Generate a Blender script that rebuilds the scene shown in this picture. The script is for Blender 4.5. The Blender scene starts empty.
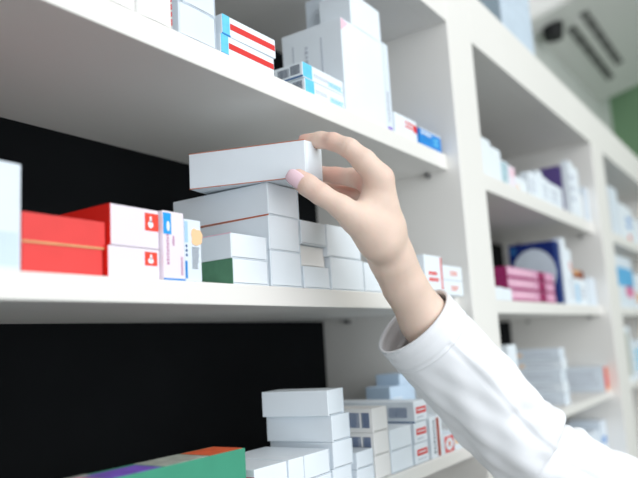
import bpy, bmesh, math, random
import numpy as np
from mathutils import Vector, Matrix, Euler
random.seed(4)
scene = bpy.context.scene
COL = scene.collection

# ------------------------------------------------------------------ units
# shelf plan was measured in a working unit; U turns it into metres (front plane y = 0, eye height 1.5 m)
U = 0.62
EYE = 1.5
def zz(z): return EYE + U * (z - 1.45)
def pt(x, y, z): return Vector((x * U, y * U, zz(z)))
CAM = Vector((0.0, -0.5 * U, EYE))
FW = Vector((0.82273535, 0.54806413, 0.15077215))
RT = Vector((0.56089877, -0.82578217, -0.05896089))
UP = Vector((-0.09219061, -0.13307712, 0.98680868))
FPX = 704.293            # focal length in pixels of the 638 x 478 frame
# ------------------------------------------------------------------ materials
MATS = {}
def mat(name, col, rough=0.5, spec=0.4, noise=0.03, scale=40.0, bump=0.0, bscale=300.0, sss=0.0, metal=0.0, sheen=0.0):
    if name in MATS: return MATS[name]
    m = bpy.data.materials.new(name); m.use_nodes = True
    nt = m.node_tree; b = nt.nodes['Principled BSDF']
    b.inputs['Roughness'].default_value = rough
    b.inputs['Specular IOR Level'].default_value = spec
    b.inputs['Metallic'].default_value = metal
    tc = nt.nodes.new('ShaderNodeTexCoord')
    nz = nt.nodes.new('ShaderNodeTexNoise'); nz.inputs['Scale'].default_value = scale; nz.inputs['Detail'].default_value = 4
    nt.links.new(tc.outputs['Object'], nz.inputs['Vector'])
    cr = nt.nodes.new('ShaderNodeValToRGB')
    c0 = [max(0, c * (1 - noise)) for c in col]; c1 = [min(1, c * (1 + noise)) for c in col]
    cr.color_ramp.elements[0].position = .35; cr.color_ramp.elements[1].position = .65
    cr.color_ramp.elements[0].color = (*c0, 1); cr.color_ramp.elements[1].color = (*c1, 1)
    nt.links.new(nz.outputs['Fac'], cr.inputs['Fac']); nt.links.new(cr.outputs['Color'], b.inputs['Base Color'])
    if bump:
        n2 = nt.nodes.new('ShaderNodeTexNoise'); n2.inputs['Scale'].default_value = bscale; n2.inputs['Detail'].default_value = 3
        nt.links.new(tc.outputs['Object'], n2.inputs['Vector'])
        bp = nt.nodes.new('ShaderNodeBump'); bp.inputs['Strength'].default_value = bump; bp.inputs['Distance'].default_value = .001
        nt.links.new(n2.outputs['Fac'], bp.inputs['Height']); nt.links.new(bp.outputs['Normal'], b.inputs['Normal'])
    if sss:
        b.inputs['Subsurface Weight'].default_value = sss
        b.inputs['Subsurface Radius'].default_value = (1.0, .35, .2)
        b.inputs['Subsurface Scale'].default_value = .004
    if sheen:
        b.inputs['Sheen Weight'].default_value = sheen
    MATS[name] = m
    return m

def srgb(r, g, b):
    f = lambda c: (c / 255 / 12.92) if c / 255 <= .04045 else ((c / 255 + .055) / 1.055) ** 2.4
    return (f(r), f(g), f(b))

WHITE = mat('white_card', srgb(235, 244, 251), .45, .4, .012, 30, .08, 900)
OFFWHITE = mat('cream_card', srgb(240, 240, 238), .5, .35, .012, 30, .08, 900)
BLUISH = mat('pale_blue_card', srgb(224, 235, 245), .45, .4, .015, 30)
LILAC = mat('pale_lilac_card', srgb(238, 230, 240), .45, .4, .012, 30)
SHELFM = mat('shelf_laminate', srgb(237, 236, 232), .42, .4, .01, 6, .03, 500)
BLACKM = mat('black_backing', srgb(17, 19, 21), .85, .1, .1, 10)
RED = mat('red_print', srgb(222, 50, 48), .45, .35, .03)
REDCARD = mat('red_card', srgb(228, 74, 72), .5, .3, .03, 60)
REDDEEP = mat('deep_red_print', srgb(214, 36, 26), .45, .35, .03)
REDORANGE = mat('red_orange_print', srgb(232, 74, 56), .45, .35, .03)
CYAN = mat('cyan_print', srgb(105, 205, 240), .4, .35, .06, 200)
AZURE = mat('azure_print', srgb(35, 160, 235), .4, .35, .03)
BLUE = mat('blue_print', srgb(30, 135, 215), .4, .35, .05, 120)
DBLUE = mat('dark_blue_print', srgb(40, 95, 150), .4, .35, .03)
NAVY = mat('navy_card', srgb(12, 38, 110), .45, .35, .04)
PURPLE = mat('purple_card', srgb(94, 78, 138), .5, .3, .04)
VIOLET = mat('violet_print', srgb(128, 92, 200), .5, .3, .15, 90)
PINK = mat('pink_print', srgb(222, 120, 165), .5, .3, .15, 90)
MAGENTA = mat('magenta_card', srgb(150, 38, 95), .5, .3, .04)
ROSE = mat('rose_card', srgb(214, 160, 190), .5, .3, .06, 60)
GREEN = mat('green_card', srgb(66, 150, 122), .5, .35, .03)
DGREEN = mat('dark_green_card', srgb(88, 136, 108), .5, .3, .06, 150)
ORANGE = mat('orange_print', srgb(226, 100, 60), .5, .3, .1, 120)
PEACH = mat('peach_paper', srgb(246, 205, 160), .6, .2, .02)
RUST = mat('rust_print', srgb(168, 72, 52), .5, .3, .06, 120)
EDGEO = mat('orange_brown_edge', srgb(196, 112, 82), .6, .2, .06, 100)
INK = mat('grey_ink', srgb(120, 128, 140), .6, .2, .05)
BINK = mat('blue_grey_ink', srgb(92, 112, 146), .6, .2, .05)
PINKINK = mat('mauve_ink', srgb(196, 150, 180), .6, .2, .05)
PALEINK = mat('pale_grey_ink', srgb(190, 198, 210), .6, .2, .05)
GREYPIC = mat('grey_print', srgb(175, 180, 170), .5, .3, .2, 90)
TEAL = mat('teal_print', srgb(60, 150, 165), .5, .3, .25, 120)
BROWN = mat('brown_print', srgb(140, 72, 52), .5, .3, .15, 90)
TAN = mat('tan_print', srgb(222, 170, 120), .5, .3, .1, 90)
METAL = mat('dull_metal', srgb(150, 150, 150), .4, .5, .02, metal=.7)
LPINK = mat('pale_pink_print', srgb(242, 205, 220), .5, .3, .04)

# ------------------------------------------------------------------ object helpers
def link(name, me, m, parent=None):
    o = bpy.data.objects.new(name, me); COL.objects.link(o)
    if m is not None and not me.materials: me.materials.append(m)
    if parent is not None: o.parent = parent
    return o
def empty(name, loc, rot=(0, 0, 0)):
    o = bpy.data.objects.new(name, None); COL.objects.link(o)
    o.location = loc; o.rotation_euler = rot; o.empty_display_size = .02
    return o
def tag(o, label=None, cat=None, group=None, kind=None):
    if label: o['label'] = label
    if cat: o['category'] = cat
    if group: o['group'] = group
    if kind: o['kind'] = kind
    return o
def box_bm(bm, x0, y0, z0, x1, y1, z1, M=None):
    vs = [bm.verts.new(v if M is None else M @ Vector(v)) for v in
          ((x0, y0, z0), (x1, y0, z0), (x1, y1, z0), (x0, y1, z0), (x0, y0, z1), (x1, y0, z1), (x1, y1, z1), (x0, y1, z1))]
    for f in ((0, 3, 2, 1), (4, 5, 6, 7), (0, 1, 5, 4), (1, 2, 6, 5), (2, 3, 7, 6), (3, 0, 4, 7)):
        bm.faces.new([vs[i] for i in f])
    return vs
def mesh_from(bm, name, smooth=False):
    me = bpy.data.meshes.new(name); bm.normal_update(); bm.to_mesh(me); bm.free()
    if smooth:
        for p in me.polygons: p.use_smooth = True
    return me
def solid(name, dims, m, parent=None, bevel=.0008, seg=2):
    bm = bmesh.new(); box_bm(bm, *dims)
    if bevel: bmesh.ops.bevel(bm, geom=bm.edges[:], offset=bevel, segments=seg, profile=.5, affect='EDGES')
    return link(name, mesh_from(bm, name), m, parent)

# ------------------------------------------------------------------ carton maker
def face_map(w, d, h, face):
    # returns (size_u, size_v, Matrix) ; local x,y on the face and z out of it
    if face == 'F': return w, h, Matrix(((1, 0, 0, 0), (0, 0, -1, 0), (0, 1, 0, 0), (0, 0, 0, 1)))
    if face == 'L': return d, h, Matrix(((0, 0, -1, 0), (-1, 0, 0, d), (0, 1, 0, 0), (0, 0, 0, 1)))
    if face == 'T': return w, d, Matrix(((1, 0, 0, 0), (0, 1, 0, 0), (0, 0, 1, h), (0, 0, 0, 1)))
    if face == 'B': return w, d, Matrix(((1, 0, 0, 0), (0, -1, 0, d), (0, 0, -1, 0), (0, 0, 0, 1)))
T_ = .0002
def deco(root, dims, name, face, u0, v0, u1, v1, m, kind='panel', lift=0.0, label=None, n=0):
    w, d, h = dims
    su, sv, M = face_map(w, d, h, face)
    bm = bmesh.new()
    a, b, c, e = u0 * su, v0 * sv, u1 * su, v1 * sv
    z0, z1 = -.0003 , T_ + lift
    rr = random.Random(int(su * 1e6) + int(u0 * 1000) + n)
    if kind == 'panel':
        box_bm(bm, a, b, z0, c, e, z1, M)
    elif kind == 'bars':                       # bar code: upright bars of unequal width
        x = a
        while x < c:
            wd = rr.choice((.5, .8, 1.2, 1.6)) * (c - a) / 26
            box_bm(bm, x, b, z0, min(x + wd, c), e, z1, M); x += wd + rr.choice((.5, .7, 1.1)) * (c - a) / 26
    elif kind == 'rows':                       # lines of small unreadable lettering
        k = n or 3
        for i in range(k):
            y0 = b + (e - b) * (i + .2) / k; y1 = b + (e - b) * (i + .75) / k
            x = a
            stop = c - (c - a) * rr.uniform(0, .3)
            while x < stop:
                wd = (c - a) * rr.uniform(.05, .12)
                box_bm(bm, x, y0, z0, min(x + wd, c), y1, z1, M); x += wd + (c - a) * .035
    elif kind == 'column':                     # lettering running up the box
        y = b
        while y < e:
            hd = (e - b) * rr.uniform(.05, .1)
            box_bm(bm, a + (c - a) * rr.uniform(0, .25), y, z0, c, min(y + hd, e), z1, M); y += hd + (e - b) * .03
    elif kind in ('disc', 'ring'):
        cx, cy, rx, ry = (a + c) / 2, (b + e) / 2, (c - a) / 2, (e - b) / 2
        N = 28; k = .6 if kind == 'ring' else 0
        lo = [bm.verts.new(M @ Vector((cx + rx * math.cos(t), cy + ry * math.sin(t), z0))) for t in [i * 2 * math.pi / N for i in range(N)]]
        hi = [bm.verts.new(M @ Vector((cx + rx * math.cos(t), cy + ry * math.sin(t), z1))) for t in [i * 2 * math.pi / N for i in range(N)]]
        for i in range(N): bm.faces.new((lo[i], lo[(i + 1) % N], hi[(i + 1) % N], hi[i]))
        if k:
            inn = [bm.verts.new(M @ Vector((cx + k * rx * math.cos(t), cy + k * ry * math.sin(t), z1))) for t in [i * 2 * math.pi / N for i in range(N)]]
            for i in range(N): bm.faces.new((hi[i], hi[(i + 1) % N], inn[(i + 1) % N], inn[i]))
        else: bm.faces.new(hi)
    elif kind == 'triangle':
        vs = [bm.verts.new(M @ Vector(q)) for q in ((a, e, z1), (a, b, z1), (c, e - (e - b) * .2, z1))]
        bm.faces.new(vs)
    elif kind == 'blob':                       # torn-edged round sticker
        N = 22; cx, cy = (a + c) / 2, (b + e) / 2
        pts = []
        for i in range(N):
            t = i * 2 * math.pi / N; q = 1 + .07 * math.sin(3 * t + 1) + .05 * math.sin(7 * t)
            s = (abs(math.cos(t)) ** 4 + abs(math.sin(t)) ** 4) ** -.25
            pts.append((cx + (c - a) / 2 * q * s * .92 * math.cos(t), cy + (e - b) / 2 * q * s * .92 * math.sin(t)))
        lo = [bm.verts.new(M @ Vector((x, y, z0))) for x, y in pts]; hi = [bm.verts.new(M @ Vector((x, y, z1))) for x, y in pts]
        for i in range(N): bm.faces.new((lo[i], lo[(i + 1) % N], hi[(i + 1) % N], hi[i]))
        bm.faces.new(hi)
    o = link(name, mesh_from(bm, name), m, root)
    if label: o['label'] = label
    return o

def carton(x, y, z, w, d, h, yaw=0.0, label='', group=None, m=WHITE, cat='box', name='medicine_carton', flap=True, fm=None,
           decos=(), rot=None, slit='right'):
    """one folded cardboard box: shell with a recessed end, tuck flap, then its prints and stickers"""
    root = empty(name, pt(x, y, z) + Vector((0, 0, .0002)), rot or (0, 0, math.radians(yaw)))
    tag(root, label, cat, group)
    w, d, h = w * U, d * U, h * U
    bm = bmesh.new()
    box_bm(bm, 0, 0, 0, w, d, h)
    bmesh.ops.bevel(bm, geom=bm.edges[:], offset=min(.0006, h * .1), segments=2, profile=.5, affect='EDGES')
    if flap:
        bm.faces.ensure_lookup_table()
        f = max((f for f in bm.faces if f.normal.y < -.99), key=lambda f: f.calc_area())
        r = bmesh.ops.inset_region(bm, faces=[f], thickness=.0002, depth=0)
        r = bmesh.ops.extrude_discrete_faces(bm, faces=[f])
        nf = r['faces'][0]
        bmesh.ops.translate(bm, verts=nf.verts[:], vec=(0, .0022, 0))
    link('carton_body', mesh_from(bm, 'carton_body'), m, root)
    if flap:
        g = .0009
        bm = bmesh.new()
        gb = .0013 if h > .014 else .0009
        # flap panel, bowed outward a touch, with an open line along its foot and one side
        N = 6
        L = [(g + .0004, 0)] + [(g + .0004 + (w - 2 * g - .0007) * i / N, 0) for i in range(1, N + 1)]
        ftop, fbot = h - .0007, gb
        front = []; back = []
        for i, (px, _) in enumerate(L):
            bow = -.0004 * math.sin(math.pi * i / N) + .0003
            front.append((bm.verts.new((px, bow, fbot)), bm.verts.new((px, bow, ftop))))
            back.append((bm.verts.new((px, bow + .0005, fbot)), bm.verts.new((px, bow + .0005, ftop))))
        for i in range(N):
            bm.faces.new((front[i][0], front[i + 1][0], front[i + 1][1], front[i][1]))
            bm.faces.new((back[i + 1][0], back[i][0], back[i][1], back[i + 1][1]))
            bm.faces.new((front[i][1], front[i + 1][1], back[i + 1][1], back[i][1]))
            bm.faces.new((front[i + 1][0], front[i][0], back[i][0], back[i + 1][0]))
        bm.faces.new((front[0][1], back[0][1], back[0][0], front[0][0]))
        bm.faces.new((front[N][0], back[N][0], back[N][1], front[N][1]))
        link('end_flap', mesh_from(bm, 'end_flap'), fm or m, root)
    for i, dd in enumerate(decos):
        nm, face, u0, v0, u1, v1, mm = dd[:7]
        kw = dd[7] if len(dd) > 7 else {}
        deco(root, (w, d, h), nm, face, u0, v0, u1, v1, mm, **kw)
    return root

K = lambda **k: k
# ------------------------------------------------------------------ shelving unit (one long wall unit)
unit = empty('shelving_unit', (0, 0, 0))
tag(unit, 'long white pharmacy shelving unit with black back panels and rows of medicine boxes', 'shelves')
DEP = .3373            # depth to the back panel
REC = .0265            # shelves sit back from the uprights
bays = [(.25, 1.255), (1.3845, 2.43), (2.60, 3.70)]
ups = [(.12, .25), (1.255, 1.3845), (2.43, 2.60), (3.70, 3.83)]
HB, HT = 2.0725, 2.1975
floor_z = 1.45 - EYE / U
for a, b in ups:
    solid('upright', (a * U, 0, 0, b * U, (DEP + .012) * U, zz(HT)), SHELFM, unit, .0012)
levels = {0: [(1.774, 1.8045), (1.5020, 1.5265), (1.2345, 1.2555)],
          1: [(1.7655, 1.8045), (1.4975, 1.5265), (1.2345, 1.2555)],
          2: [(1.7655, 1.8045), (1.4975, 1.5265), (1.2345, 1.2555)]}
for i, (a, b) in enumerate(bays):
    for z0, z1 in levels[i] + [(.957, .981), (.68, .704), (.40, .424), (.1, .124), (-.3, -.276), (-.72, -.696)]:
        solid('shelf', (a * U, REC * U, zz(z0), b * U, DEP * U, zz(z1)), SHELFM, unit, .0009)
        if z0 > 1.2:
            for yy in (.066, .272):
                for sx in (a, b):
                    bm = bmesh.new()
                    R4 = Matrix.Translation((0, 0, 0))
                    ctr = Vector((sx * U + (-.004 if sx == b else .004), yy * U, zz(z0) - .0032))
                    bmesh.ops.create_cone(bm, cap_ends=True, segments=14, radius1=.003, radius2=.003, depth=.010,
                                          matrix=Matrix.Translation(ctr) @ Matrix.Rotation(math.pi / 2, 4, 'Y'))
                    pin = link('shelf_pin', mesh_from(bm, 'shelf_pin'), METAL, unit)
                    pin['label'] = 'small metal pin under the shelf end'
    solid('top_panel', (a * U, .03 * U, zz(HB), b * U, DEP * U, zz(HB + .03)), SHELFM, unit, .0006)
    solid('header', (a * U, 0, zz(HB), b * U, .03 * U, zz(HT)), SHELFM, unit, .0006)
    bp = solid('back_panel', (a * U, DEP * U, .02, b * U, (DEP + .01) * U, zz(HB + .03)), BLACKM, unit, 0)
    bp['label'] = 'matt black back panel'

# ------------------------------------------------------------------ upper shelf, first bay
ZU, ZM, ZL = 1.8045, 1.5265, 1.2555
G = 'boxes on the upper shelf of the near bay'
carton(.4142, .030, ZU, .0631, .12, .10, 0, 'white box at far left of the upper shelf, cut by the top of the picture', G, OFFWHITE)
carton(.4779, .030, ZU, .0512, .12, .10, 0, 'cream box with a dotted red edge, upper shelf, left of the two bluish white boxes', G, OFFWHITE,
       decos=[('dotted_line', 'F', .965, .05, .985, .95, RED, K(kind='column'))])
carton(.5388, .030, ZU, .0618, .12, .0400, 0, 'bluish white box on the upper shelf, lower of the pair left of the red-striped boxes', G, BLUISH)
carton(.5468, .030, ZU + .0404, .0544, .12, .05, 0, 'bluish white box on the upper shelf, upper of the pair left of the red-striped boxes', G, BLUISH)
strip = lambda: [('cyan_band', 'F', .005, .06, .13, .99, CYAN), ('blue_edge', 'F', .0, -.005, .14, .07, BLUE),
                 ('red_stripe', 'F', .14, .38, .985, .68, RED)]
carton(.6084, .030, ZU, .1048, .06, .0255, 0, 'lower of two flat white boxes with a red stripe and cyan end', 'red-striped boxes', WHITE, flap=False, decos=strip())
carton(.6120, .030, ZU + .0258, .1037, .06, .0262, -1.0, 'upper of two flat white boxes with a red stripe and cyan end', 'red-striped boxes', WHITE, flap=False, decos=strip())
bar = lambda: [('barcode', 'L', .13, .22, .53, .80, INK, K(kind='bars')), ('barcode', 'L', .58, .26, .92, .86, INK, K(kind='bars')),
               ('blue_edge', 'L', 0, -.004, 1, .10, DBLUE),
               ('cyan_block', 'F', .01, .05, .22, .98, CYAN), ('lettering', 'F', .26, .30, .62, .55, PALEINK, K(kind='rows', n=2)),
               ('cyan_block', 'F', .62, .15, .98, .5, CYAN, K(kind='rows', n=4))]
carton(.7891, .034, ZU, .1055, .050, .0235, 0, 'lower of two flat barcoded boxes with pale blue print beside the tall white box', 'barcoded flat boxes', WHITE, flap=False, decos=bar())
carton(.7850, .034, ZU + .0240, .1085, .050, .0225, 0, 'upper of two flat barcoded boxes with pale blue print beside the tall white box', 'barcoded flat boxes', WHITE, flap=False, decos=bar())
carton(.8959, .032, ZU, .1354, .1156, .1545, 0, 'tall white box with a pink corner triangle, carrying two smaller boxes', G, WHITE,
       decos=[('pink_triangle', 'F', .0, .86, .16, .995, LPINK, K(kind='triangle')), ('lettering', 'L', .38, .25, .44, .8, PALEINK, K(kind='column')),
              ('faint_frame', 'L', .18, .2, .2, .85, PALEINK), ('faint_frame', 'L', .66, .2, .68, .85, PALEINK)])
carton(.9330, .034, ZU + .1550, .1000, .0600, .060, 0, 'white box lying on top of the tall white box at its right', G, WHITE)
carton(.9550, .100, ZU + .1550, .0290, .036, .082, 0, 'small white box standing behind on top of the tall white box', G, BLUISH, flap=False)
carton(1.0330, .036, ZU, .0250, .10, .162, 0, 'narrow white box with a violet corner against the right of the tall white box', G, BLUISH, flap=False,
       decos=[('violet_corner', 'F', .1, .0, .8, .06, VIOLET), ('lettering', 'F', .3, .12, .65, .45, PALEINK, K(kind='column'))])
carton(1.0620, .035, ZU, .0870, .09, .0425, 0, 'white box with a small red label on the upper shelf beside the blue box', G, WHITE,
       decos=[('red_label', 'F', .45, .50, .80, .86, RED, K(kind='rows', n=2)), ('red_label', 'F', .82, .48, .99, .80, RED)])
carton(1.1504, .030, ZU, .0924, .09, .0330, 0, 'bright blue box with white lettering at right end of the upper shelf', G, BLUE, flap=False,
       decos=[('lettering', 'F', .05, .62, .6, .92, BLUISH, K(kind='rows', n=1)), ('lettering', 'F', .62, .25, .85, .75, CYAN, K(kind='rows', n=2)),
              ('white_edge', 'F', .0, .93, .99, 1.0, BLUISH)])

# ------------------------------------------------------------------ middle shelf, first bay
G = 'boxes on the middle shelf of the near bay'
carton(.2750, .030, ZM, .0706, .10, .0915, 0, 'large bluish white box at far left of the middle shelf', G, BLUISH, flap=False,
       decos=[('faint_print', 'F', .72, .04, .97, .35, mat('faint_blue_print', srgb(206, 224, 244), .5, .3, .02))])
redd = lambda: [('pale_edge', 'F', 0, .0, 1, .07, TAN)]
carton(.3530, .040, ZM, .0850, .12, .0264, 0, 'lower of two plain red boxes on the middle shelf', 'red boxes', REDCARD, flap=False)
carton(.3530, .040, ZM + .0267, .0885, .12, .0269, 0, 'upper of two plain red boxes on the middle shelf', 'red boxes', REDCARD, flap=False, decos=redd())
logo = lambda a, b: [('red_side', 'L', .0, .0, 1, 1, REDDEEP), ('lettering', 'L', .60, .35, .93, .66, PINK, K(kind='rows', n=1)),
                     ('red_logo', 'F', a, .45, b, .90, REDORANGE),
                     ('logo_mark', 'F', a + .06, .52, a + .17, .70, WHITE, K(kind='disc', lift=.0002)), ('logo_mark', 'F', a + .10, .66, a + .14, .82, WHITE, K(lift=.0002))]
carton(.4397, .035, ZM, .0660, .11, .0310, 0, 'lower of two white boxes with a red square logo and red side', 'red-logo boxes', LILAC, flap=False, decos=logo(.70, .95))
carton(.4432, .035, ZM + .0316, .0625, .11, .0405, 0, 'upper of two white boxes with a red square logo and red side', 'red-logo boxes', LILAC, flap=False, decos=logo(.70, .99))
carton(.5067, .030, ZM, .0302, .09, .0725, 0, 'pinkish upright box with a bright blue corner and mauve lettering', G, LILAC, flap=False,
       decos=[('blue_corner', 'F', .02, .66, .38, .97, AZURE), ('corner_mark', 'F', .16, .70, .30, .85, WHITE, K(lift=.0002, kind='disc')),
              ('lettering', 'F', .14, .22, .26, .66, PINKINK, K(kind='column')), ('lettering', 'F', .42, .5, .52, .64, PINKINK, K(kind='column')),
              ('lettering', 'F', .80, .08, .90, .35, PINKINK, K(kind='column')), ('blue_foot', 'F', 0, 0, 1, .025, BLUE)])
carton(.5373, .030, ZM, .0254, .09, .0672, 0, 'narrow upright white box with an orange price sticker and barcode', G, BLUISH, flap=False,
       decos=[('blue_edge', 'F', .02, .04, .13, .32, BLUE), ('blue_edge', 'F', .02, .62, .2, .96, mat('light_blue_print', srgb(170, 210, 238), .5)),
              ('blue_edge', 'F', .05, .38, .16, .6, DBLUE, K(kind='rows', n=3)),
              ('barcode', 'F', .42, .20, .86, .56, INK, K(kind='rows', n=14)),
              ('price_sticker', 'F', .38, .58, 1.06, .86, PEACH, K(kind='blob', lift=.0003))])
carton(.6132, .030, ZM, .0668, .060, .0298, 0, 'white-ended box with a green side at the front of the white stack', G, WHITE, decos=[('green_side', 'L', 0, 0, 1, 1, DGREEN)])
carton(.6120, .030, ZM + .0300, .0680, .060, .0297, 0, 'plain white box lying on the green-sided box', G, WHITE,
       decos=[('printed_edge', 'L', 0, .97, 1, 1.01, LPINK)])
S = 'white cartons stacked under the hand'
def oranged(sides=(1, 1)):
    r = []
    if sides[0]: r.append(('orange_edge', 'L', 0, .0, 1, .022, EDGEO))
    if sides[1]: r.append(('orange_edge', 'L', 0, .978, 1, 1.0, EDGEO))
    return r
carton(.6850, .030, ZM, .0659, .16, .0448, 0, 'bottom carton of the tall white column under the held box', S, WHITE)
carton(.6846, .030, ZM + .0450, .0660, .16, .0448, 0, 'middle carton of the tall white column under the held box', S, WHITE, decos=oranged((0, 1)))
carton(.6856, .030, ZM + .0900, .0690, .162, .0415, 1.5, 'top carton of the tall white column, directly under the held box', S, WHITE, decos=oranged((1, 0)))
carton(.7547, .030, ZM, .0629, .14, .0298, 0, 'lowest small white carton just right of the tall white column', S, WHITE)
carton(.7610, .037, ZM + .0300, .0560, .14, .0285, 0, 'small recessed white carton sunk between its white neighbours', S, OFFWHITE)
carton(.7536, .030, ZM + .0592, .0610, .14, .0320, 0, 'white carton resting over the small recessed carton', S, WHITE)
carton(.8211, .030, ZM, .0904, .14, .0460, 0, 'wide white carton at the shelf, left of the last carton behind the wrist', S, WHITE)
carton(.8156, .030, ZM + .0463, .0909, .14, .0460, 0, 'wide white carton on top, its end half hidden by the thumb and wrist', S, WHITE)
carton(.9130, .030, ZM, .0629, .14, .0448, 0, 'last white carton of the middle stack, partly behind the wrist', S, WHITE)
G = 'boxes beyond the wrist on the middle shelf'
carton(1.0790, .009, ZM, .0710, .08, .0670, 0, 'upright white box with red print and a red edge line, beyond the forearm', G, WHITE, flap=False,
       decos=[('red_print', 'F', .2, .30, .75, .62, RED, K(kind='rows', n=2)), ('red_line', 'F', .90, .05, .97, .97, RED)])
od = lambda: [('orange_print', 'F', .35, .30, .75, .66, ORANGE, K(kind='rows', n=2))]
carton(1.1520, .009, ZM, .0850, .08, .0270, 0, 'lower of two small white boxes with orange print beyond the forearm', 'small orange-print boxes', WHITE, flap=False, decos=od())
carton(1.1530, .009, ZM + .0275, .0840, .08, .0260, 0, 'upper of two small white boxes with orange print beyond the forearm', 'small orange-print boxes', WHITE, flap=False, decos=od())

# ------------------------------------------------------------------ the box in the hand
Rm = Matrix.Rotation(.2771, 3, 'Z') @ Matrix.Rotation(.0247, 3, 'X') @ Matrix.Rotation(-.0383, 3, 'Y')
hw, hd, hh = .0640, .1601, .0470
held = carton(.6953, -.0232, 1.6565, hw, hd, hh, 0, 'plain white carton with orange edges, lifted and tilted by the hand', None, WHITE,
              rot=Rm.to_euler('XYZ'), flap=False,
              decos=[('orange_edge', 'L', 0, 0, 1, .02, EDGEO), ('orange_edge', 'L', 0, .98, 1, 1, EDGEO)])
# its end flap has sprung: a bowed panel that curls round at the far side
w, d, h = hw * U, hd * U, hh * U
bm = bmesh.new(); N = 14; rows = []
for i in range(N + 1):
    t = i / N
    px = .0018 + (w + .0010) * t
    py = -.0004 - .0042 * math.sin(math.pi * min(1, t * 1.08)) ** .8 if t < .93 else -.0004 - .0042 * math.sin(math.pi * min(1, t * 1.08)) + .0012
    lo = .0009 + .0006 * t; hi = h - .0006 - .0035 * max(0, (t - .72) / .28) ** 2
    rows.append([bm.verts.new((px, py, lo)), bm.verts.new((px, py, hi)), bm.verts.new((px - .0002, py + .0006, hi)), bm.verts.new((px - .0002, py + .0006, lo))])
for i in range(N):
    a, b = rows[i], rows[i + 1]
    for j in range(4): bm.faces.new((a[j], b[j], b[(j + 1) % 4], a[(j + 1) % 4]))
bm.faces.new(rows[0][::-1]); bm.faces.new(rows[-1])
bmesh.ops.recalc_face_normals(bm, faces=bm.faces[:])
link('end_flap', mesh_from(bm, 'end_flap', True), WHITE, held)['label'] = 'sprung white end flap'

# ------------------------------------------------------------------ lower shelf, first bay
G = 'boxes on the lower shelf of the near bay'
carton(.2530, .030, ZL, .3694, .0500, .0875, 0, 'long green box with coloured pictures along its top, front left of the lower shelf', G, GREEN, flap=False,
       decos=[('orange_picture', 'T', .852, .05, .995, .93, ORANGE), ('grey_picture', 'T', .676, .03, .843, .95, GREYPIC),
              ('violet_picture', 'T', .50, .04, .665, .80, VIOLET), ('pink_picture', 'T', .34, .03, .488, .80, PINK),
              ('grey_picture', 'T', .363, .82, .522, .99, GREYPIC), ('teal_picture', 'T', .02, .05, .318, .92, TEAL)])
l0, l1, l2, l3 = 1.2555, 1.2892, 1.3237, 1.3580
S = 'white cartons of the tall lower stack'
carton(.7985, .032, l0, .0480, .105, .0334, 0, 'lowest carton of the tall white stack on the lower shelf', S, WHITE)
carton(.7993, .030, l1, .0490, .105, .0342, 0, 'third carton from the top of the tall white stack on the lower shelf', S, WHITE)
carton(.8000, .030, l2, .0505, .105, .0340, 4, 'second carton from the top of the tall white stack on the lower shelf', S, WHITE)
carton(.7935, .030, l3, .0500, .102, .0338, 7.5, 'topmost carton of the tall white stack on the lower shelf', S, WHITE)
S = 'low white cartons beside the green box'
carton(.7330, .030, l0, .0600, .105, .0308, 0, 'lower white carton directly left of the tall lower stack', S, WHITE)
carton(.7330, .030, l0 + .0310, .0600, .105, .0305, 1.5, 'upper white carton directly left of the tall lower stack', S, WHITE)
carton(.6985, .030, l0, .0310, .105, .0310, 0, 'lower narrow white carton in the second column left of the tall lower stack', S, WHITE, flap=False)
carton(.6985, .028, l0 + .0312, .0305, .105, .0308, 0, 'upper narrow white carton in the second column left of the tall lower stack', S, WHITE, flap=False)
carton(.6360, .030, l0, .0615, .09, .0308, 0, 'lower white carton next to the right end of the green box', S, WHITE, flap=False)
carton(.6360, .030, l0 + .0310, .0612, .09, .0303, 0, 'upper white carton with a red line beside the right end of the green box', S, WHITE, flap=False,
       decos=[('red_line', 'L', .0, .62, 1, .72, RED)])
S = 'barcoded cartons behind the tall lower stack'
bc = lambda: [('barcode', 'L', .70, .2, .86, .82, BINK, K(kind='bars', n=1)), ('barcode', 'L', .885, .2, .965, .82, BINK, K(kind='bars', n=2))]
carton(.9070, .030, l0, .0450, .16, .0332, 0, 'lowest carton of the barcoded column behind the tall lower stack', S, OFFWHITE)
carton(.9075, .030, l0 + .0335, .0440, .16, .0325, 0, 'middle carton of the barcoded column behind the tall lower stack', S, OFFWHITE, decos=bc())
carton(.9070, .030, l0 + .0663, .0450, .16, .0345, 0, 'top carton of the barcoded column behind the tall lower stack', S, OFFWHITE, decos=bc())
S = 'small white cartons between the lower stacks'
carton(.8560, .030, l0, .0470, .085, .0228, 0, 'lower small white carton between the tall stack and the barcoded column', S, WHITE)
carton(.8570, .030, l0 + .0231, .0465, .085, .0232, 1, 'upper small white carton between the tall stack and the barcoded column', S, WHITE)
carton(.9560, .030, l0, .0690, .14, .0318, 0, 'lower white carton between the barcoded column and the red-label column', S, WHITE)
carton(.9560, .030, l0 + .0320, .0700, .14, .0320, 0, 'upper white carton between the barcoded column and the red-label column', S, WHITE)
S = 'red-label cartons on the lower shelf'
rl = lambda: [('red_label', 'F', .16, .42, .88, .72, RED), ('lettering', 'F', .22, .50, .82, .66, WHITE, K(kind='rows', n=1, lift=.0002)),
              ('lettering', 'F', .2, .18, .85, .30, PALEINK, K(kind='rows', n=1))]
carton(1.0330, .030, l0, .0500, .16, .0310, 0, 'bottom carton of the red-label column on the lower shelf', S, WHITE, decos=rl())
carton(1.0360, .030, l0 + .0312, .0480, .16, .0325, 0, 'middle carton of the red-label column on the lower shelf', S, WHITE, decos=rl())
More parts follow.
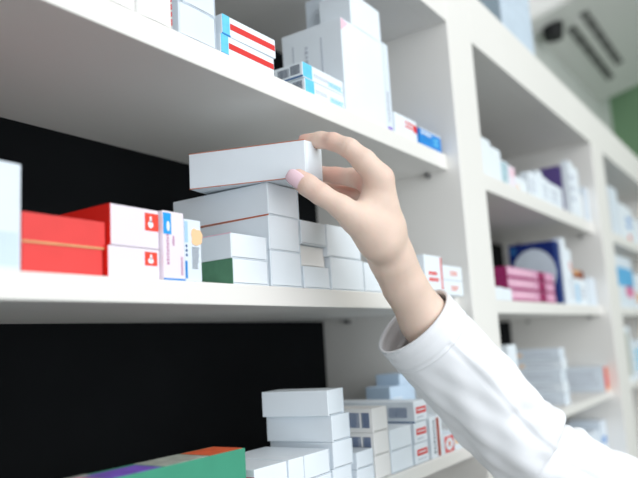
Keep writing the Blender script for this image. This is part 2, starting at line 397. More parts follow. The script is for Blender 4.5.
carton(1.0405, .030, l0 + .0640, .0480, .19, .0335, 0, 'top carton of the red-label column, with a barcode on its side', S, WHITE,
       decos=rl() + [('barcode', 'L', .56, .25, .74, .72, BINK, K(kind='bars', n=5)), ('barcode', 'L', .76, .25, .93, .72, BINK, K(kind='bars', n=6)),
                     ('red_mark', 'L', .535, .42, .55, .7, RED), ('blue_edge', 'L', 0, .0, 1, .06, DBLUE)])
G = 'boxes at the right end of the lower shelf'
carton(1.0925, .030, l0, .0225, .08, .0665, 0, 'upright white box with dark lettering running up its front', G, WHITE, flap=False,
       decos=[('lettering', 'F', .50, .10, .78, .92, INK, K(kind='column'))])
carton(1.1165, .030, l0, .0225, .08, .0665, 0, 'upright white box with rust-red front edge beside the emblem box', G, WHITE, flap=False,
       decos=[('rust_band', 'F', .06, .02, .52, .96, RUST)])
carton(1.1420, .030, l0, .0420, .075, .0295, 0, 'small white box with a round emblem on a red ground', G, WHITE, flap=False,
       decos=[('red_ground', 'F', .10, .05, .96, .95, RED), ('round_emblem', 'F', .17, .14, .89, .86, WHITE, K(kind='disc', lift=.0002)),
              ('emblem_mark', 'F', .44, .34, .62, .68, ORANGE, K(kind='disc', lift=.0004))])
carton(1.1870, .030, l0, .0400, .075, .0300, 0, 'small white box with a peach print at the right end of the lower shelf', G, WHITE, flap=False,
       decos=[('peach_print', 'F', .08, .35, .75, .85, PEACH)])
carton(1.1380, .125, l0, .1000, .05, .1150, 0, 'pale blue box standing at the back of the lower shelf', G, mat('sky_card', srgb(196, 218, 238), .5, .3, .02), flap=False,
       decos=[('lettering', 'F', .1, .55, .45, .85, BLUISH, K(kind='rows', n=3))])
carton(1.1780, .125, l0 + .1152, .0600, .05, .0200, 0, 'small pale blue box lying on the other pale blue box, lower shelf', G, mat('sky_card', (0, 0, 0)), flap=False)

# ------------------------------------------------------------------ second bay (far, out of focus)
def far(x, y, z, w, d, h, label, group, m=WHITE, decos=(), yaw=0):
    return carton(x, y, z, w, d, h, yaw, label, group, m, flap=False, decos=decos)
txt = lambda mm=PALEINK, n=4: [('lettering', 'F', .12, .2, .85, .8, mm, K(kind='rows', n=n))]
G = 'boxes on the top shelf of the middle bay'
far(1.4840, .040, ZU, .0660, .10, .0930, 'tallest white box with a blue left edge on the top shelf of the middle bay', G, WHITE, [('blue_edge', 'L', 0, .02, 1, .95, DBLUE), ('blue_edge', 'F', .0, .1, .06, .95, BLUE)])
far(1.5513, .040, ZU, .0630, .10, .0829, 'white box second on the top shelf of the middle bay', G, WHITE)
far(1.6151, .040, ZU, .0480, .10, .0617, 'narrow teal and blue printed box on the top shelf of the middle bay', G, WHITE, [('teal_print', 'F', .05, .05, .95, .95, TEAL, K(kind='rows', n=6)), ('teal_side', 'L', 0, 0, 1, 1, TEAL)])
far(1.6645, .040, ZU, .0470, .10, .0582, 'pale box with a pinkish top beside the teal printed box', G, LILAC, [('pink_mark', 'F', .2, .55, .9, .9, LPINK)])
far(1.7128, .040, ZU, .0860, .10, .0393, 'low white box with faint orange marks on the top shelf of the middle bay', G, WHITE, [('orange_print', 'F', .05, .2, .3, .5, PEACH, K(kind='rows', n=2))])
far(1.8229, .040, ZU, .0700, .024, .0700, 'white box left of the tallest of the white trio below the purple box', G, WHITE, txt())
far(1.8940, .038, ZU, .0500, .024, .0860, 'tallest of the white trio left of the purple box', G, WHITE)
far(1.9450, .040, ZU, .0540, .024, .0760, 'white box at the right of the trio in front of the purple box', G, WHITE, txt())
far(2.0012, .040, ZU, .1420, .024, .0714, 'wide white box below the purple box', G, WHITE, txt(PALEINK, 3))
far(2.1980, .052, ZU, .1000, .063, .1570, 'purple box standing behind the white boxes on the top shelf of the middle bay', G, PURPLE)
far(2.2020, .028, ZU, .0560, .0215, .1700, 'tall white carton before the purple box, left one of two', G, WHITE, txt(PALEINK, 3))
far(2.2620, .028, ZU, .0560, .0215, .1600, 'tall white carton before the purple box, right one of two', G, WHITE)
far(2.3250, .034, ZU, .0440, .024, .0822, 'small white box near the right end of the top shelf of the middle bay', G, OFFWHITE)
far(2.3780, .028, ZU, .0480, .024, .1120, 'last upright white box against the far upright on the top shelf', G, BLUISH)
G = 'boxes on the second shelf of the middle bay'
far(1.4560, .028, ZM, .0510, .06, .0280, 'small white box left below the magenta stack', G, WHITE)
far(1.5090, .028, ZM, .0540, .06, .0265, 'second small white box below the magenta stack', G, WHITE)
mg = lambda: [('magenta_side', 'L', 0, 0, 1, 1, MAGENTA), ('magenta_stripe', 'F', .0, .0, 1, .20, MAGENTA), ('white_print', 'F', .03, .40, .55, .85, LPINK, K(kind='rows', n=1)),
              ('magenta_block', 'F', .62, .1, .78, .95, MAGENTA)]
for i, nm in enumerate(('bottom', 'middle', 'top')):
    far(1.5788, .040, ZM + .0272 * i, .3740, .0500, .0268, nm + ' box of the pink and magenta stack', 'magenta boxes', ROSE, mg())
far(1.9912, .040, ZM, .0500, .1300, .1790, 'navy blue box with a large pale disc on its side, behind the magenta stack', G, NAVY,
    [('pale_disc', 'L', .05, .13, 1.0, .90, mat('disc_print', srgb(205, 218, 228), .5, .3, .03), K(kind='disc')), ('small_disc', 'L', .03, .82, .18, .96, DBLUE, K(kind='disc'))])
far(2.0480, .036, ZM, .0450, .0260, .1912, 'tall narrow white box right of the navy box', G, WHITE)
far(2.0980, .036, ZM, .0450, .0300, .1625, 'white box with small orange mark right of the tall narrow white box', G, WHITE, [('orange_mark', 'F', .5, .62, .75, .78, ORANGE), ('lettering', 'F', .2, .1, .8, .5, PALEINK, K(kind='rows', n=4))])
far(2.1550, .036, ZM, .1450, .0300, .0800, 'white box with pale blue print under the brown-topped box', G, WHITE, [('blue_print', 'F', .05, .1, .3, .8, mat('light_blue_print', (0, 0, 0))), ('lettering', 'F', .4, .2, .9, .7, PALEINK, K(kind='rows', n=3))])
far(2.1550, .036, ZM + .0802, .1200, .0300, .0250, 'small brown box lying on the white box with pale blue print', G, BROWN, [('tan_edge', 'F', 0, .5, .5, 1, TAN)])
far(2.3120, .036, ZM, .1050, .028, .0900, 'white box against the far upright on the second shelf', G, BLUISH)
G = 'boxes on the third shelf of the middle bay'
far(1.5900, .060, ZL, .0600, .05, .1720, 'upright white box at left end of the third shelf beside the coat sleeve', G, WHITE)
zzs = [0, .0305, .061, .0915, .122]
for i, nm in enumerate(('lowest', 'second from bottom', 'middle', 'second from top', 'topmost')):
    far(1.9750 + .006 * (i % 2), .050 + .002 * (i % 3), ZL + zzs[i], .048, .131, .0300, nm + ' box of the five white boxes stacked beside the sleeve', 'five stacked boxes', WHITE if i % 2 else BLUISH,
        [('orange_mark', 'L', .1, .3, .2, .6, PEACH), ('lettering', 'L', .25, .2, .85, .8, PALEINK, K(kind='rows', n=2))])
far(2.3850, .034, ZL, .0430, .128, .0780, 'pale box with an orange-red end at the right end of the third shelf', G, BLUISH,
    [('lettering', 'L', .08, .2, .92, .85, PALEINK, K(kind='rows', n=5)), ('orange_end', 'F', 0, .02, 1, .98, ORANGE), ('red_spot', 'F', .15, .25, .9, .66, RED, K(kind='disc', lift=.0002)), ('pale_foot', 'F', .2, .03, .9, .14, PEACH, K(lift=.0002))])
G = 'boxes on the bottom visible shelf of the middle bay'
far(2.1500, .060, .981, .1900, .10, .1650, 'blue-white box on the bottom visible shelf, left one', G, BLUISH, txt(CYAN, 4))
far(2.3430, .055, .981, .0800, .10, .1850, 'blue-white box on the bottom visible shelf, right one', G, BLUISH, txt(BLUE, 3))

# ------------------------------------------------------------------ third bay
G = 'boxes in the far bay'
far(2.8365, .040, ZU, .1456, .12, .1937, 'tall pale blue box, first on the top shelf of the far bay', G, BLUISH)
far(3.0000, .040, ZU, .2600, .12, .1500, 'white box with blue and orange print on the top shelf of the far bay', G, WHITE, [('blue_print', 'F', .45, .35, .95, .75, BLUE, K(kind='rows', n=2)), ('orange_print', 'F', .5, .02, .7, .2, ORANGE)])
far(3.2750, .040, ZU, .2000, .12, .1190, 'lower white box farthest right on the top shelf of the far bay', G, WHITE)
far(2.7874, .040, ZM, .3200, .12, .2000, 'rounded-print box in blue with pink spots on the second shelf of the far bay', G, BLUISH,
    [('blue_band', 'F', .0, .42, 1, .78, mat('mid_blue_print', srgb(100, 178, 226), .5, .3, .06)), ('pink_spot', 'F', .45, .2, .95, .45, PINK, K(kind='disc'))])
far(3.1200, .040, ZM, .2484, .12, .1434, 'white box with orange lower print on the second shelf of the far bay', G, WHITE, [('orange_print', 'F', .05, .15, .6, .45, TAN)])
far(2.7668, .040, ZL, .1400, .12, .2000, 'grey-printed white box on the third shelf of the far bay', G, WHITE, [('grey_print', 'F', .3, .1, .7, .9, GREYPIC)])
far(2.9178, .040, ZL, .2323, .12, .1457, 'white box with pale blue print on the third shelf of the far bay', G, BLUISH, txt(CYAN, 3))

# ------------------------------------------------------------------ on top of the unit
zt = HT
carton(1.560, .030, zt, .130, .16, .190, 0, 'dark grey-blue carton on top of the shelving unit', 'cartons on top of the unit', mat('slate_card', srgb(118, 134, 146), .5, .3, .05), flap=False, cat='box', name='storage_carton',
       decos=[('tan_edge', 'F', 0, 0, 1, .15, TAN)])
carton(1.705, .030, zt, .270, .16, .260, 0, 'pale blue carton on top of the shelving unit', 'cartons on top of the unit', mat('powder_blue_card', srgb(196, 212, 226), .5, .3, .05), flap=False, cat='box', name='storage_carton')

# ------------------------------------------------------------------ room behind and around
def struct(name, dims, m):
    o = solid(name, dims, m, None, 0); o['kind'] = 'structure'; return o
struct('floor', (-2.5, -4.0, -.05, 3.48, .30, 0), mat('floor_tile', srgb(98, 97, 96), .4, .4, .03, 3))
struct('wall_back', (-2.5, .30, 0, 3.48, .38, 3.3), mat('pale_green_paint', srgb(200, 205, 201), .7, .2, .015, 4))
struct('wall_end', (3.48, -4.0, 0, 3.56, .38, 3.3), mat('green_paint', srgb(112, 144, 112), .7, .2, .03, 5))

ac = empty('air_conditioner', (2.20, .30, 2.5))
tag(ac, 'white split air conditioner on the wall above the shelving, louvres facing down', 'air conditioner')
ACM = mat('ac_plastic', srgb(238, 238, 236), .5, .4, .01)
ACD = mat('ac_slot', srgb(122, 122, 121), .7, .2, .02)
prof = [(0, 0), (-.30, .072), (-.325, .082), (-.342, .10), (-.35, .13), (-.35, .26), (-.342, .285), (-.32, .3), (0, .3)]
bm = bmesh.new(); Lx = 1.04
rings = []
for x, k in ((0, .94), (.012, 1), (Lx - .012, 1), (Lx, .94)):
    rings.append([bm.verts.new((x, y * k if y else 0, .15 + (z - .15) * k)) for y, z in prof])
for a, b in zip(rings, rings[1:]):
    for i in range(len(prof)): bm.faces.new((a[i], b[i], b[(i + 1) % len(prof)], a[(i + 1) % len(prof)]))
bm.faces.new(rings[0]); bm.faces.new(rings[-1][::-1]); bmesh.ops.recalc_face_normals(bm, faces=bm.faces[:])
link('housing', mesh_from(bm, 'housing'), ACM, ac)
SLOPE = Matrix.Rotation(-math.atan(.24), 4, 'X')      # the underside rises towards the front
for y0, y1, x0, x1 in ((-.116, -.086, .19, .81), (-.176, -.146, .13, .70)):
    o = solid('air_slot', (x0, y0, -.003, x1, y1, .004), ACD, ac, .001); o.data.transform(SLOPE)
    o['label'] = 'dark air slot in the underside'
    for k in range(5):
        xa = x0 + (x1 - x0) * (k + .5) / 5
        solid('slot_fin', (xa - .002, y0, -.0035, xa + .002, y1, -.0026), ACM, o, 0).data.transform(SLOPE)
solid('louvre', (.16, -.141, -.008, .76, -.121, -.0005), ACM, ac, .002).data.transform(SLOPE)
bm = bmesh.new(); bmesh.ops.create_cone(bm, cap_ends=True, segments=20, radius1=.03, radius2=.036, depth=.05, matrix=Matrix.Translation((.12, -.055, -.004)))
o = link('drain_socket', mesh_from(bm, 'drain_socket'), mat('black_rubber', srgb(24, 26, 27), .6, .3, .02), ac); o['label'] = 'black pipe socket under the left end'

# ------------------------------------------------------------------ the reaching arm
SKIN = mat('skin', srgb(230, 206, 190), .5, .35, .03, 55, .25, 1400, sss=.15)
NAIL = mat('nail_polish', srgb(244, 212, 222), .22, .5, .01)
COAT = mat('white_cotton', srgb(240, 243, 247), .85, .15, .008, 60, .35, 1800, sheen=.15)
ARM0 = Vector((0.8141, -0.2019, 1.3076))          # elbow side of the arm, the origin of the figure
person = empty('person', ARM0)
tag(person, 'person in a white coat reaching in, bare hand closed on the tilted white box', 'person')

def cs(x, y, z): return np.array([x, y, z])      # joint positions, metres in the room
def to_world(q): return Vector([float(c) for c in q])

def capsule(P, a, b, ra, rb):
    ab = b - a; t = np.clip(((P - a) @ ab) / (ab @ ab), 0, 1)
    return np.linalg.norm(P - (a + t[..., None] * ab), axis=-1) - (ra + (rb - ra) * t)
def smin(a, b, k):
    h = np.clip(.5 + .5 * (b - a) / k, 0, 1)
    return b * (1 - h) + a * h - k * h * (1 - h)
def chain(P, pts, k):
    r = None
    for (a, b) in zip(pts, pts[1:]):
        c = capsule(P, cs(*a[:3]), cs(*b[:3]), a[3], b[3])
        r = c if r is None else smin(r, c, k)
    return r
HAND = dict(
 index=[(0.4634, -0.0600, 1.6241, .0104), (0.4539, -0.0529, 1.6371, .0090), (0.4474, -0.0443, 1.6478, .0076), (0.4450, -0.0318, 1.6551, .0068), (0.4454, -0.0207, 1.6588, .0066), (0.4441, -0.0064, 1.6607, .0057)],
 middle=[(0.4757, -0.0495, 1.6185, .0106), (0.4787, -0.0385, 1.6286, .0088), (0.4819, -0.0248, 1.6342, .0076), (0.4810, -0.0101, 1.6385, .0068), (0.4790, 0.0062, 1.6433, .0062)],
 ring=[(0.4890, -0.0424, 1.6127, .0105), (0.4932, -0.0282, 1.6182, .0085), (0.4953, -0.0147, 1.6237, .0074), (0.4946, -0.0007, 1.6295, .0066), (0.4917, 0.0133, 1.6346, .0060)],
 pinky=[(0.4998, -0.0347, 1.6054, .0095), (0.5032, -0.0225, 1.6086, .0076), (0.5052, -0.0118, 1.6123, .0066), (0.5043, -0.0006, 1.6165, .0058), (0.5024, 0.0101, 1.6207, .0052)],
 thumb=[(0.4702, -0.0519, 1.5779, .0150), (0.4464, -0.0460, 1.5932, .0112), (0.4369, -0.0411, 1.6007, .0086), (0.4263, -0.0284, 1.6123, .0078), (0.4229, -0.0214, 1.6188, .0078), (0.4200, -0.0151, 1.6248, .0072)],
)
PALM = [[(0.4919, -0.0511, 1.5625, .0150), (0.4784, -0.0561, 1.5876, .0128), (0.4644, -0.0593, 1.6229, .0104)],
        [(0.4990, -0.0474, 1.5634, .0150), (0.4874, -0.0488, 1.5920, .0125), (0.4757, -0.0495, 1.6185, .0106)],
        [(0.5056, -0.0430, 1.5643, .0145), (0.4954, -0.0425, 1.5913, .0125), (0.4890, -0.0424, 1.6127, .0105)],
        [(0.5122, -0.0386, 1.5653, .0130), (0.5036, -0.0360, 1.5898, .0120), (0.4998, -0.0347, 1.6054, .0100)],
        [(0.4710, -0.0515, 1.5781, .0145), (0.4686, -0.0537, 1.5994, .0110)],
        [(0.4609, -0.0519, 1.5886, .0105), (0.4622, -0.0506, 1.6029, .0085), (0.4658, -0.0558, 1.6159, .0085)],
        [(0.4994, -0.0396, 1.5725, .0135), (0.4901, -0.0394, 1.5961, .0115)],
        [(0.4934, -0.0506, 1.5658, .0150), (0.5074, -0.0513, 1.5448, .0170), (0.5305, -0.0562, 1.5164, .0200), (0.5573, -0.0652, 1.4824, .0215)],
        [(0.5106, -0.0406, 1.5682, .0140), (0.5258, -0.0428, 1.5464, .0168), (0.5475, -0.0490, 1.5169, .0200), (0.5752, -0.0591, 1.4817, .0215)]]
def hand_sdf(P):
    palm = None
    for c in PALM:
        q = chain(P, c, .006); palm = q if palm is None else smin(palm, q, .009)
    f = None
    for k in ('index', 'middle', 'ring', 'pinky'):
        q = chain(P, HAND[k], .0025); f = q if f is None else np.minimum(f, q)
    r = smin(palm, f, .005)
    return smin(r, chain(P, HAND['thumb'], .004), .010)

def surface_nets(fn, lo, hi, s):
    n = np.ceil((hi - lo) / s).astype(int) + 1
    ax = [lo[i] + s * np.arange(n[i]) for i in range(3)]
    V = np.empty(n)
    for i in range(n[0]):
        P = np.stack(np.meshgrid([ax[0][i]], ax[1], ax[2], indexing='ij'), -1)
        V[i] = fn(P)[0]
    S = V < 0
    c = n - 1
    acc = np.zeros((*c, 3)); cnt = np.zeros(c)
    off = [(i, j, k) for i in (0, 1) for j in (0, 1) for k in (0, 1)]
    def sub(A, o): return A[o[0]:o[0] + c[0], o[1]:o[1] + c[1], o[2]:o[2] + c[2]]
    for a in off:
        for d in range(3):
            if a[d]: continue
            b = list(a); b[d] = 1
            va, vb = sub(V, a), sub(V, b); x = (va < 0) != (vb < 0)
            t = np.where(x, va / np.where(x, va - vb, 1), 0)
            for k in range(3):
                acc[..., k] += np.where(x, a[k] + (t if k == d else 0), 0)
            cnt += x
    act = cnt > 0
    idx = -np.ones(c, int); idx[act] = np.arange(act.sum())
    base = np.argwhere(act)
    pos = lo + s * (base + acc[act] / cnt[act][:, None])
    faces = []
    for d in range(3):
        u, v = (d + 1) % 3, (d + 2) % 3
        sl = [slice(1, -1)] * 3; sl[d] = slice(0, -1)
        A = S[tuple(sl)]; sl2 = list(sl); sl2[d] = slice(1, None); Bq = S[tuple(sl2)]
        e = np.argwhere(A != Bq); flip = A[A != Bq]
        e = e + np.array([0 if k == d else 1 for k in range(3)])
        eu = np.zeros(3, int); eu[u] = 1; ev = np.zeros(3, int); ev[v] = 1
        g = lambda q: idx[q[:, 0], q[:, 1], q[:, 2]]
        q = np.stack([g(e - eu - ev), g(e - ev), g(e), g(e - eu)], 1)
        q[~flip] = q[~flip][:, ::-1]
        faces.append(q)
    return pos, np.concatenate(faces)

allp = [cs(*p[:3]) for c in list(HAND.values()) + PALM for p in c]
lo = np.min(allp, 0) - .024; hi = np.max(allp, 0) + .024
pos, quads = surface_nets(hand_sdf, lo, hi, .0011)
# light relaxing of the lattice
for _ in range(3):
    nb = np.zeros_like(pos); ct = np.zeros(len(pos))
    for a, b in ((0, 1), (1, 2), (2, 3), (3, 0)):
        np.add.at(nb, quads[:, a], pos[quads[:, b]]); np.add.at(ct, quads[:, a], 1)
        np.add.at(nb, quads[:, b], pos[quads[:, a]]); np.add.at(ct, quads[:, b], 1)
    pos = pos * .5 + .5 * nb / ct[:, None]
# creases over the joints and across the wrist, pressed in along the surface normal
def joint(p, q):        # groove across a finger at p, finger running towards q
    a = cs(*p); b = cs(*q); ax = (b - a) / np.linalg.norm(b - a); return a, ax
tri = pos[quads]; fn = np.cross(tri[:, 2] - tri[:, 0], tri[:, 3] - tri[:, 1])
vn = np.zeros_like(pos)
for k in range(4): np.add.at(vn, quads[:, k], fn)
vn /= np.linalg.norm(vn, axis=1)[:, None] + 1e-12
if np.sum(vn * (pos - pos.mean(0))) < 0: vn = -vn; quads = quads[:, ::-1]
for p, q, rad, wd, dp in ((HAND['thumb'][3], HAND['thumb'][4], .0105, .0008, .0005), (HAND['thumb'][3], HAND['thumb'][4], .0105, .0009, .0004),
                          (HAND['index'][2], HAND['index'][3], .0100, .0009, .0005), (HAND['index'][4], HAND['index'][5], .0090, .0008, .0004),
                          (HAND['middle'][2], HAND['middle'][3], .0095, .0009, .0005), ((0.4984, -0.0492, 1.5599), (0.5118, -0.0496, 1.5411), .030, .0013, .0003)):
    a, ax = joint(p[:3], q[:3]); off = .0022 if (p is HAND['thumb'][3] and dp == .0004) else 0
    rel = pos - a; t = rel @ ax - off; rr_ = np.linalg.norm(rel - (rel @ ax)[:, None] * ax, axis=1)
    pos = pos - vn * (.5 * dp * np.exp(-(t / (1.3 * wd)) ** 2) * np.clip((rad * 1.4 - rr_) / (rad * .4), 0, 1))[:, None]
flush = np.zeros(len(pos))
for p, rr_, am in ((HAND['index'][5], .009, .8), (HAND['index'][3], .010, .45), ((0.4527, -0.0433, 1.6420), .009, .55), (HAND['middle'][3], .014, .8), (HAND['middle'][1], .013, .7),
                   (HAND['ring'][2], .016, .9), (HAND['pinky'][2], .014, .8), ((0.4636, -0.0446, 1.6270), .011, .7), ((0.4729, -0.0385, 1.6200), .012, .8),
                   (HAND['thumb'][5], .010, .55), (HAND['thumb'][3], .009, .3), ((0.4683, -0.0667, 1.6284), .010, .25)):
    flush = np.maximum(flush, am * np.exp(-np.sum((pos - cs(*p[:3])) ** 2, 1) / rr_ ** 2))
me = bpy.data.meshes.new('body')
wp = pos - np.array(ARM0)
me.from_pydata(wp.tolist(), [], quads.tolist()); me.update()
for p in me.polygons: p.use_smooth = True
at = me.attributes.new('flush', 'FLOAT', 'POINT'); at.data.foreach_set('value', flush.astype(np.float32))
nt = SKIN.node_tree; pb = nt.nodes['Principled BSDF']
an = nt.nodes.new('ShaderNodeAttribute'); an.attribute_name = 'flush'
mx = nt.nodes.new('ShaderNodeMix'); mx.data_type = 'RGBA'
src = pb.inputs['Base Color'].links[0].from_socket
nt.links.new(an.outputs['Fac'], mx.inputs['Factor']); nt.links.new(src, mx.inputs['A']); mx.inputs['B'].default_value = (*srgb(222, 160, 144), 1)
nt.links.new(mx.outputs['Result'], pb.inputs['Base Color'])
body = link('body', me, SKIN, person)

def nail(name, ctr, axis, nrm, L, W, r, lift):
    """curved finger nail: a thin shell bent across its width, rounded at the free edge"""
    ctr = np.array(ctr); axis = np.array(axis, float); axis /= np.linalg.norm(axis)
    nrm = np.array(nrm, float); nrm -= axis * (nrm @ axis); nrm /= np.linalg.norm(nrm); side = np.cross(nrm, axis)
    bm = bmesh.new(); NU, NV = 16, 12; top = []
    for i in range(NU + 1):
        t = i / NU; row = []
        hw_ = W / 2 * (1 - abs(2 * t - 1) ** 3.2 * .75) ** .5 * (1.0 - .10 * (t < .5) * (1 - 2 * t))
        for j in range(NV + 1):
            s = 2 * j / NV - 1; x = s * hw_
            q = ctr + axis * ((t - .5) * L) + side * x + nrm * (lift - x * x / (2 * r) - (max(0, t - .5) ** 2) * L * .25)
            row.append(q)
        top.append(row)
    va = [[bm.verts.new(Vector(to_world(q)) - Vector(ARM0)) for q in row] for row in top]
    vb = [[bm.verts.new(Vector(to_world(q - nrm * .0009)) - Vector(ARM0)) for q in row] for row in top]
    for i in range(NU):
        for j in range(NV):
            bm.faces.new((va[i][j], va[i + 1][j], va[i + 1][j + 1], va[i][j + 1]))
            bm.faces.new((vb[i][j], vb[i][j + 1], vb[i + 1][j + 1], vb[i + 1][j]))
    for i in range(NU):
        bm.faces.new((va[i][0], vb[i][0], vb[i + 1][0], va[i + 1][0])); bm.faces.new((va[i + 1][NV], vb[i + 1][NV], vb[i][NV], va[i][NV]))
    for j in range(NV):
        bm.faces.new((va[0][j + 1], vb[0][j + 1], vb[0][j], va[0][j])); bm.faces.new((va[NU][j], vb[NU][j], vb[NU][j + 1], va[NU][j + 1]))
    bmesh.ops.recalc_face_normals(bm, faces=bm.faces[:])
    o = link(name, mesh_from(bm, name, True), NAIL, body); o['label'] = 'pale pink polished nail'
    return o
a = cs(0.4200, -0.0151, 1.6248); b = cs(0.4263, -0.0284, 1.6123)
nail('thumbnail', a - (a - b) * .03 + np.array([-0.00566, -0.00131, -0.00152]), a - b, (-1.0528, -0.1933, -0.1852), .0165, .0118, .0082, .0020)
a = cs(0.4441, -0.0064, 1.6607); b = cs(0.4454, -0.0207, 1.6588)
nail('fingernail', a + np.array([0.00061, -0.00259, 0.00477]), a - b, (-0.1909, -0.1988, 0.9687), .0135, .0092, .006, .0009)

# coat sleeve: a cloth tube with a turned cuff, seam and creases
PATH = [(0.5320, -0.0441, 1.5168, .0362), (0.5474, -0.0529, 1.4982, .0368), (0.5658, -0.0636, 1.4761, .0376), (0.5856, -0.0740, 1.4527, .0384), (0.6051, -0.0841, 1.4296, .0388),
        (0.6226, -0.0921, 1.4097, .0392), (0.6476, -0.1049, 1.3858, .0400), (0.6824, -0.1281, 1.3599, .0410), (0.7284, -0.1627, 1.3344, .0440), (0.7959, -0.2182, 1.3002, .0500), (0.8907, -0.3025, 1.2549, .0560)]
def cat(P, t):
    n = len(P) - 1; i = min(int(t), n - 1); f = t - i
    g = lambda k: P[max(0, min(n, k))]
    p0, p1, p2, p3 = g(i - 1), g(i), g(i + 1), g(i + 2)
    return .5 * ((2 * p1) + (-p0 + p2) * f + (2 * p0 - 5 * p1 + 4 * p2 - p3) * f * f + (-p0 + 3 * p1 - 3 * p2 + p3) * f ** 3)
PC = [np.append(cs(*p[:3]), p[3]) for p in PATH]
NR, NT = 190, 112
C_ = np.array([cat(PC, i * (len(PC) - 1) / NR) for i in range(NR + 1)])
tan = np.gradient(C_[:, :3], axis=0); tan /= np.linalg.norm(tan, axis=1)[:, None]
arc = np.concatenate([[0], np.cumsum(np.linalg.norm(np.diff(C_[:, :3], axis=0), axis=1))])
th = np.arange(NT) * 2 * np.pi / NT
def frame(t):
    e1 = np.array([-0.8227, -0.5481, -0.1508]); e1 -= t * (e1 @ t); e1 /= np.linalg.norm(e1)   # towards the aisle
    return e1, np.cross(e1, t)
def angd(a, b): return (a - b + np.pi) % (2 * np.pi) - np.pi
rs = np.random.RandomState(3)
folds = [(.052, 2.2, .010, .5, .0016), (.075, .9, .012, .6, .0012), (.120, -1.2, .012, .7, .0018)]
def cloth(sa, th):
    """radial push of the cloth at distance sa along the sleeve (vectorised over th)"""
    r = np.zeros_like(th)
    g = lambda x, w: np.exp(-(x / w) ** 2)
    # cuff seam and top-stitch
    r += -.0009 * g(sa - .021, .0011) + .0004 * g(sa - .019, .0015) - .0004 * g(sa - .0025, .0008)
    # lengthwise seam along the near side
    if sa > .021: r += .0011 * g(angd(th, .30 + 1.1 * (sa - .02)), .055) - .0009 * g(angd(th, .20 + 1.1 * (sa - .02)), .06)
    # long soft drapes
    q = np.clip((sa - .02) / .03, 0, 1)
    r += q * (.0014 * np.sin(3 * th + 18 * sa + .4) + .0013 * np.sin(5 * th - 34 * sa + 1.3) + .0009 * np.sin(8 * th + 70 * sa) + .0005 * np.sin(13 * th - 110 * sa + 2))
    for (s0, t0, ws, wt, am) in folds:
        d = angd(th, t0); r += am * np.exp(-((sa - s0 - .02 * d) / ws) ** 2 - (d / wt) ** 2)
    return r
INNER = np.pi / 2      # side of the elbow crook (set below)
verts = []; rings = []
e1_, e2_ = frame(tan[60])
# direction pointing up in the picture, expressed as an angle round the tube
upv = np.array([0.3206, -0.6656, 0.6698]); INNER = math.atan2(upv @ e2_, upv @ e1_)
s_el = arc[int(5.16 / (len(PC) - 1) * NR)]
for i in range(NR + 1):
    t = tan[i]; e1, e2 = frame(t); R0 = C_[i, 3]; sa = arc[i]
    r = R0 + cloth(sa, th)
    d = angd(th, INNER)
    x = sa - s_el
    side = np.exp(-np.abs(d / 1.35) ** 3)
    r += side * (.0042 * np.exp(-((x + .001) / .012) ** 2) * (x < 0) + (.0042 * max(0, 1 - x / .003) if x >= 0 else 0)
                 - (.0100 * (1 - np.exp(-x / .0022)) * np.exp(-(max(0, x - .006) / .016) ** 2) if x > 0 else 0)
                 - .0035 * np.exp(-((x - .036) / .004) ** 2) + .0022 * np.exp(-((x - .045) / .008) ** 2))
    side2 = np.exp(-(angd(th, INNER - .9) / .8) ** 2) + np.exp(-(angd(th, INNER + .9) / .8) ** 2)
    r += side2 * (-.0030 * np.exp(-((x - .012 + .012 * np.cos(d)) / .006) ** 2) + .0024 * np.exp(-((x + .012 - .010 * np.cos(d)) / .009) ** 2)
                  - .0022 * np.exp(-((x + .032 - .018 * np.cos(2 * d)) / .007) ** 2))
    rings.append(C_[i, :3] + np.outer(r * np.cos(th), e1) + np.outer(r * np.sin(th), e2))
def tube_mesh(name, rr_, m, parent, thick=.0012):
    """outer rings plus an inner lining turned in at both ends"""
    bm = bmesh.new(); out = []
    cen = [q.mean(0) for q in rr_]
    inn = [c + (q - c) * (1 - thick / np.linalg.norm(q - c, axis=1))[:, None] for q, c in zip(rr_, cen)]
    seq = list(rr_) + inn[::-1]
    V = [[bm.verts.new(Vector(to_world(p)) - Vector(ARM0)) for p in q] for q in seq]
    n = len(V)
    for i in range(n):
        a, b = V[i], V[(i + 1) % n]
        for j in range(len(a)):
            bm.faces.new((a[j], a[(j + 1) % len(a)], b[(j + 1) % len(a)], b[j]))
    bmesh.ops.recalc_face_normals(bm, faces=bm.faces[:])
    return link(name, mesh_from(bm, name, True), m, parent)
n_cuff = int(np.searchsorted(arc, .021))
sleeve = tube_mesh('coat_sleeve', rings[n_cuff:], COAT, person)
# cuff: a second layer, a hair wider, rolled at its free edge
ck = []
for i in range(n_cuff + 3):
    c = rings[i].mean(0); q = rings[i] - c; L = np.linalg.norm(q, axis=1)[:, None]
    ck.append(c + q * (1 + (.0007 + .0002 * math.cos(i)) / L))
tube_mesh('cuff', ck, COAT, sleeve, .0024)
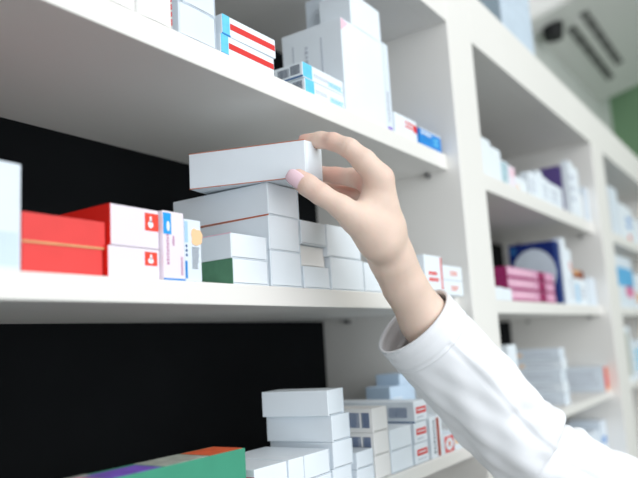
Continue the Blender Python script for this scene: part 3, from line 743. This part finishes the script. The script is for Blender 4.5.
# rounded shoulder end, well outside the picture
bm = bmesh.new(); c = rings[-1].mean(0)
vs = [bm.verts.new(Vector(to_world(p)) - Vector(ARM0)) for p in rings[-1]]
cv = bm.verts.new(Vector(to_world(c + tan[-1] * .03)) - Vector(ARM0))
for j in range(NT): bm.faces.new((vs[j], vs[(j + 1) % NT], cv))
link('shoulder', mesh_from(bm, 'shoulder', True), COAT, sleeve)

# ------------------------------------------------------------------ light
w = bpy.data.worlds.new('World'); scene.world = w; w.use_nodes = True
bg = w.node_tree.nodes['Background']; bg.inputs['Color'].default_value = (.965, .98, 1.0, 1); bg.inputs['Strength'].default_value = .68
def area(name, loc, target, size, power, col=(1, 1, 1), sy=None):
    l = bpy.data.lights.new(name, 'AREA'); l.energy = power; l.color = col; l.size = size
    if sy: l.shape = 'RECTANGLE'; l.size_y = sy
    o = bpy.data.objects.new(name, l); COL.objects.link(o); o.location = loc
    o.rotation_euler = (Vector(target) - Vector(loc)).to_track_quat('-Z', 'Y').to_euler()
    return o
area('ceiling_light', (.9, -2.3, 3.1), (.9, 0, 1.4), 2.6, 35, (1, .99, .975), 1.6)
area('front_fill_light', (-.5, -2.3, 1.55), (.7, .1, 1.5), 2.2, 34, (.91, .96, 1))  # added low frontal fill that brightens box fronts and left sides; no window there

# ------------------------------------------------------------------ camera
cd = bpy.data.cameras.new('Camera'); cam = bpy.data.objects.new('Camera', cd); COL.objects.link(cam)
cd.sensor_width = 36; cd.lens = FPX / 638 * 36; cd.clip_start = .02; cd.clip_end = 60
cam.matrix_world = Matrix(((RT.x, UP.x, -FW.x, CAM.x), (RT.y, UP.y, -FW.y, CAM.y), (RT.z, UP.z, -FW.z, CAM.z), (0, 0, 0, 1)))
cd.dof.use_dof = True; cd.dof.focus_distance = .535; cd.dof.aperture_fstop = 4.6
scene.camera = cam
scene.view_settings.view_transform = 'Standard'; scene.view_settings.look = 'None'
scene.view_settings.exposure = 0.08; scene.view_settings.gamma = 1; scene.view_settings.use_curve_mapping = False
scene.cycles.use_denoising = True
scene.cycles.max_bounces = 8
